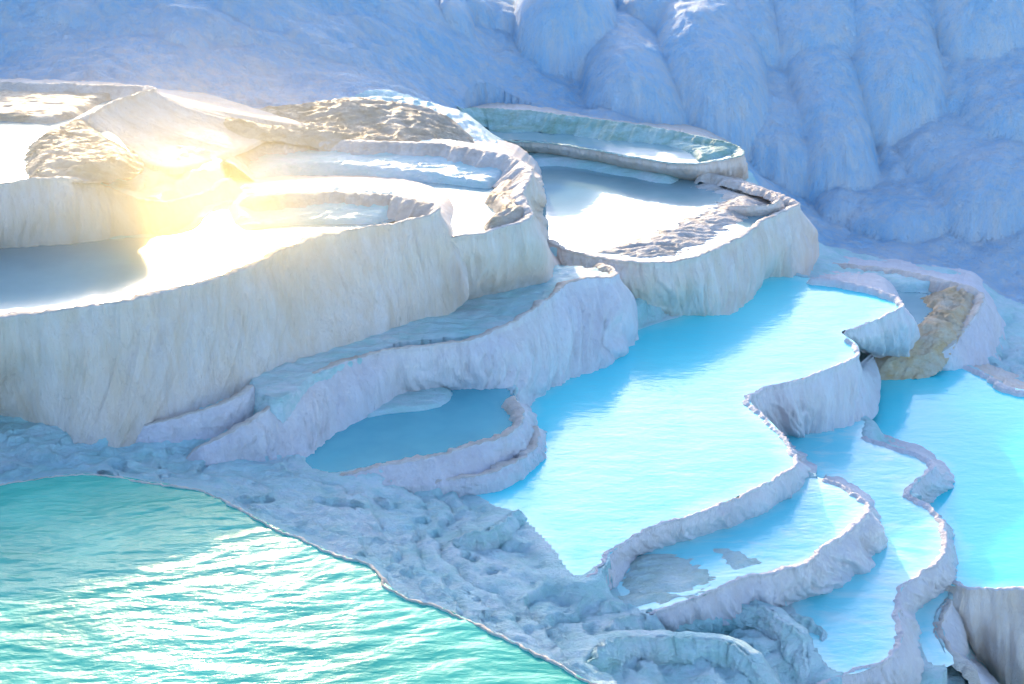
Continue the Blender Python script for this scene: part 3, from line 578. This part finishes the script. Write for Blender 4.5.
# soften kinks of the interpolation
for _ in range(4):
    Z[1:-1, 1:-1] = (Z[1:-1, 1:-1] * 2 + Z[:-2, 1:-1] + Z[2:, 1:-1] + Z[1:-1, :-2] + Z[1:-1, 2:]) / 6
hillw = sstep(38, 44, Y)
# diagonal flow ridges on the smooth left slope, gentle swells elsewhere
q = X * .75 + Y * .66; p_ = -X * .5 + Y * .9
left = 1 - sstep(-4, 2, X)
Z += hillw * left * (.38 * np.abs(pn(p_ * .55 + .4 * pn(q * .2, p_ * .3, 80), q * .16, 81)) + .15 * np.abs(pn(p_ * 1.6, q * .3, 82)) + .06 * np.abs(pn(p_ * 4, q * .6, 85)) + .1 * pn(q * .3, p_ * .4, 83))
Z += hillw * (1 - left) * .12 * fbm(X * .6, Y * .6, 3, 84)
Z = lobes(X, Y, Z, LOBES)
# rimstone steps of the rocky bank at the bottom
near = 1 - sstep(38, 44, Y)
steep = np.hypot(np.gradient(Z, axis=1) / np.gradient(X, axis=1), np.gradient(Z, axis=0) / np.gradient(Y, axis=0))
warp = .30 * fbm(X * .45, Y * .45, 4, 87) + .04 * pn(X * 3, Y * 3, 89)
def terr(z, st, sharp):
    u = (z + warp) / st; fu = u - np.floor(u); return st * (np.floor(u) + .25 * fu + .75 * sstep(sharp, 1, fu)) - warp
Zt = terr(terr(Z, .26, .84), .09, .72) + .03 * np.abs(pn(X * 2.5, Y * 2.5, 86))
Z = Z + (Zt - Z - .02) * near * (1 - sstep(1.5, 2.5, steep))
# fine relief: small rimstone ripples in the near field
near = 1 - sstep(38, 44, Y)
wx = X + .5 * pn(X * .6, Y * .6, 90); wy = Y + .5 * pn(X * .6, Y * .6, 91)
Z += near * (.06 * (.5 - np.abs(pn(wx * .8, wy * 1.6, 92))) + .05 * (.5 - np.abs(pn(wx * 2.1, wy * 3.6, 93))) + .045 * (.5 - np.abs(pn(wx * 3.4, wy * 6.0, 94))) + .03 * (.5 - np.abs(pn(wx * 6.5 + wy, wy * 10, 95))) + .008 * pn(X * 12, Y * 12, 93))
Z += (1 - near) * (.07 * (.5 - np.abs(pn(X * 1.1 + .4 * Y, Y * .9, 74))) + .03 * fbm(X * 2.2, Y * 1.4, 3, 96) + .012 * pn(X * 9, Y * 5, 97))
for rl, sd, H in LEDGES:
    x0, y0 = rl[:, :2].min(0) - 1.4; x1, y1 = rl[:, :2].max(0) + 1.4
    m = (X > x0) & (X < x1) & (Y > y0) & (Y < y1); x = X[m]; y = Y[m]
    best = np.full(x.shape, 1e9); sg = np.zeros(x.shape); zz = np.zeros(x.shape)
    for i in range(len(rl) - 1):
        a, b = rl[i], rl[i + 1]; ab = (b - a)[:2]; L = ab @ ab + 1e-9
        tr = ((x - a[0]) * ab[0] + (y - a[1]) * ab[1]) / L; t = np.clip(tr, 0, 1)
        dx = x - a[0] - t * ab[0]; dy = y - a[1] - t * ab[1]; dd = np.hypot(dx, dy)
        c_ = (dx * ab[1] - dy * ab[0]) * sd; k = dd < best
        if i == 0: c_ = np.where(tr < 0, 1, c_)
        if i == len(rl) - 2: c_ = np.where(tr > 1, 1, c_)
        best[k] = dd[k]; sg[k] = c_[k]; zz[k] = (a[2] + (b[2] - a[2]) * t)[k]
    t = (sg < 0) * (1 - sstep(.25, .8, best)) * sstep(.03, .10, best)
    Z[m] = np.where(t > 0, np.maximum(Z[m], Z[m] * (1 - t) + (zz - .03 + .02 * pn(x * 4, y * 6, 120)) * t), Z[m])
# ledge plateau
d = pdist(LEDGE, X, Y); lz = 2.05 + .05 * (.5 - np.abs(pn(wx * .9, wy * 1.8, 98))) + .04 * pn(X * 3, Y * 5, 99)
f = sstep(-.08, .05, d); Z = Z * (1 - f) + lz * f
# shores: the ground meets the water where no wall stands between
for pl, z, bed in WATERS:
    x0, y0 = pl.min(0) - .6; x1, y1 = pl.max(0) + .6
    m = (X > x0) & (X < x1) & (Y > y0) & (Y < y1)
    d = pdist(pl, X[m], Y[m]); a = Z[m]
    g = (d > -.45) & (d <= .1) & (a > z - .42)
    t = sstep(-.45, -.12, d)
    Z[m] = np.where(g, np.maximum(a, a * (1 - t) + (z + .02 + .02 * pn(X[m] * 5, Y[m] * 5, 101)) * t), a)
# stay under every water sheet
for pl, z, bed in WATERS:
    x0, y0 = pl.min(0) - .3; x1, y1 = pl.max(0) + .3
    m = (X > x0) & (X < x1) & (Y > y0) & (Y < y1)
    if not m.any(): continue
    d = pdist(pl, X[m], Y[m]); a = Z[m]
    lim = z + .03 - (bed + .06) * sstep(.0, .5, d)
    Z[m] = np.where(d > 0, np.minimum(a, lim), a)
V = np.stack([X.ravel(), Y.ravel(), Z.ravel()], 1)
fa = grid_faces(*X.shape)
cy = Y.ravel()[fa].mean(1); cx = X.ravel()[fa].mean(1)
line = np.interp(cx, LX, LY)
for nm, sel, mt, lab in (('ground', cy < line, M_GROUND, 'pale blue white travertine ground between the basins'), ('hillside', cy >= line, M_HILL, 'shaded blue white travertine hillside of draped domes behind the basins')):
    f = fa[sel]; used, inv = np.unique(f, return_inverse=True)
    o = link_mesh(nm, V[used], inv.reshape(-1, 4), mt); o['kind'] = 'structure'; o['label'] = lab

# rippled brown crust patch lying behind the middle basin
pl = [(190, 118), (250, 108), (330, 103), (400, 104), (450, 106), (490, 118), (486, 132), (430, 136), (350, 135), (290, 135), (230, 138), (205, 134)]
def crust_on_ground(name, label, pxs, z, amp, seed, mat):
    pg = smooth_poly(pxs, z)
    def zf(x, y):
        d = pdist(pg, x, y); b = base_h(x, y) + .04
        st = 1 - np.abs(pn(x * 1.3, y * 2.6, seed)) * 2.2; st2 = 1 - np.abs(pn(x * 3.6, y * 7, seed + 1)) * 2.2
        return b + .16 * sstep(0, .7, d) - .12 * (1 - sstep(0, .4, d)) + amp * (.6 * st + .35 * st2 + .2 * pn(x * 12, y * 14, seed + 2))
    o = sheet(name, pg, zf, mat, .06); o['label'] = label; o['category'] = 'crust'; return o
crust_on_ground('crust_bed', 'brown glinting ripple crust lying behind the middle basin under the hillside', pl, 4.65, .10, 110, M_CRUST)

# warm scattering volume added to give the sun glare its golden glow
mc = P(200, 232, zL1) + np.array([.25, -1.2, .25])
bm = bmesh.new(); bmesh.ops.create_icosphere(bm, subdivisions=3, radius=1.0)
me = bpy.data.meshes.new('added_glare_glow'); bm.to_mesh(me); bm.free()
st = bpy.data.objects.new('added_glare_glow', me); COL.objects.link(st); st.location = tuple(mc); st.scale = (8.0, 6.0, 6.0)
st['kind'] = 'stuff'; st['label'] = 'volume added for the golden sun glow over the largest left basin'
m = bpy.data.materials.new('added_glare_glow'); m.use_nodes = True; nt = m.node_tree; nt.nodes.remove(nt.nodes['Principled BSDF'])
pv = nt.nodes.new('ShaderNodeVolumePrincipled'); pv.inputs['Color'].default_value = (1, .86, .52, 1); pv.inputs['Anisotropy'].default_value = .72
tc = nt.nodes.new('ShaderNodeTexCoord'); ln = nt.nodes.new('ShaderNodeVectorMath'); ln.operation = 'LENGTH'; nt.links.new(tc.outputs['Object'], ln.inputs[0])
mr = nt.nodes.new('ShaderNodeMapRange')
mr.inputs['From Min'].default_value = 1; mr.inputs['From Max'].default_value = 0; nt.links.new(ln.outputs['Value'], mr.inputs['Value'])
def mth(op, a, b):
    n_ = nt.nodes.new('ShaderNodeMath'); n_.operation = op
    for k_, v_ in ((0, a), (1, b)):
        if isinstance(v_, (int, float)): n_.inputs[k_].default_value = v_
        else: nt.links.new(v_, n_.inputs[k_])
    return n_.outputs[0]
dens = mth('ADD', mth('MULTIPLY', mth('POWER', mr.outputs[0], 9.0), 1.3), mth('MULTIPLY', mth('POWER', mr.outputs[0], 2.6), .13))
nt.links.new(dens, pv.inputs['Density']); nt.links.new(pv.outputs[0], nt.nodes['Material Output'].inputs['Volume']); me.materials.append(m)

# ================================================================== LIGHT
rd = ray(200, 235); rd = rd / np.linalg.norm(rd)
sun_dir = np.array([rd[0], rd[1], -rd[2]])
elev = math.asin(sun_dir[2]); az = math.atan2(sun_dir[0], sun_dir[1])       # clockwise from +Y
w = bpy.data.worlds.new('World'); scene.world = w; w.use_nodes = True
nt = w.node_tree; bg = nt.nodes['Background']
sky = nt.nodes.new('ShaderNodeTexSky'); sky.sky_type = 'NISHITA'; sky.sun_disc = False
sky.sun_elevation = elev; sky.sun_rotation = az; sky.air_density = 1.0; sky.dust_density = 3.0; sky.ozone_density = 3.5; sky.altitude = 300
nt.links.new(sky.outputs[0], bg.inputs[0]); bg.inputs[1].default_value = .15
ld = bpy.data.lights.new('sun', 'SUN'); ld.energy = 2.0; ld.angle = R(1.2); ld.color = (1, .74, .42)
lo = bpy.data.objects.new('sun', ld); COL.objects.link(lo)
from mathutils import Vector
lo.rotation_euler = Vector(tuple(sun_dir)).to_track_quat('Z', 'Y').to_euler(); lo.location = (-8, 40, 30)

vs = scene.view_settings; vs.view_transform = 'Standard'; vs.look = 'None'; vs.gamma = 1; vs.use_curve_mapping = False; vs.exposure = 1.82
scene.cycles.max_bounces = 8; scene.cycles.volume_bounces = 2; scene.cycles.volume_step_rate = 2; scene.cycles.diffuse_bounces = 4; scene.cycles.glossy_bounces = 4; scene.cycles.use_denoising = True
scene.cycles.caustics_reflective = False; scene.cycles.sample_clamp_indirect = 10
print('elev', math.degrees(elev), 'az', math.degrees(az), 'ctrl', n)
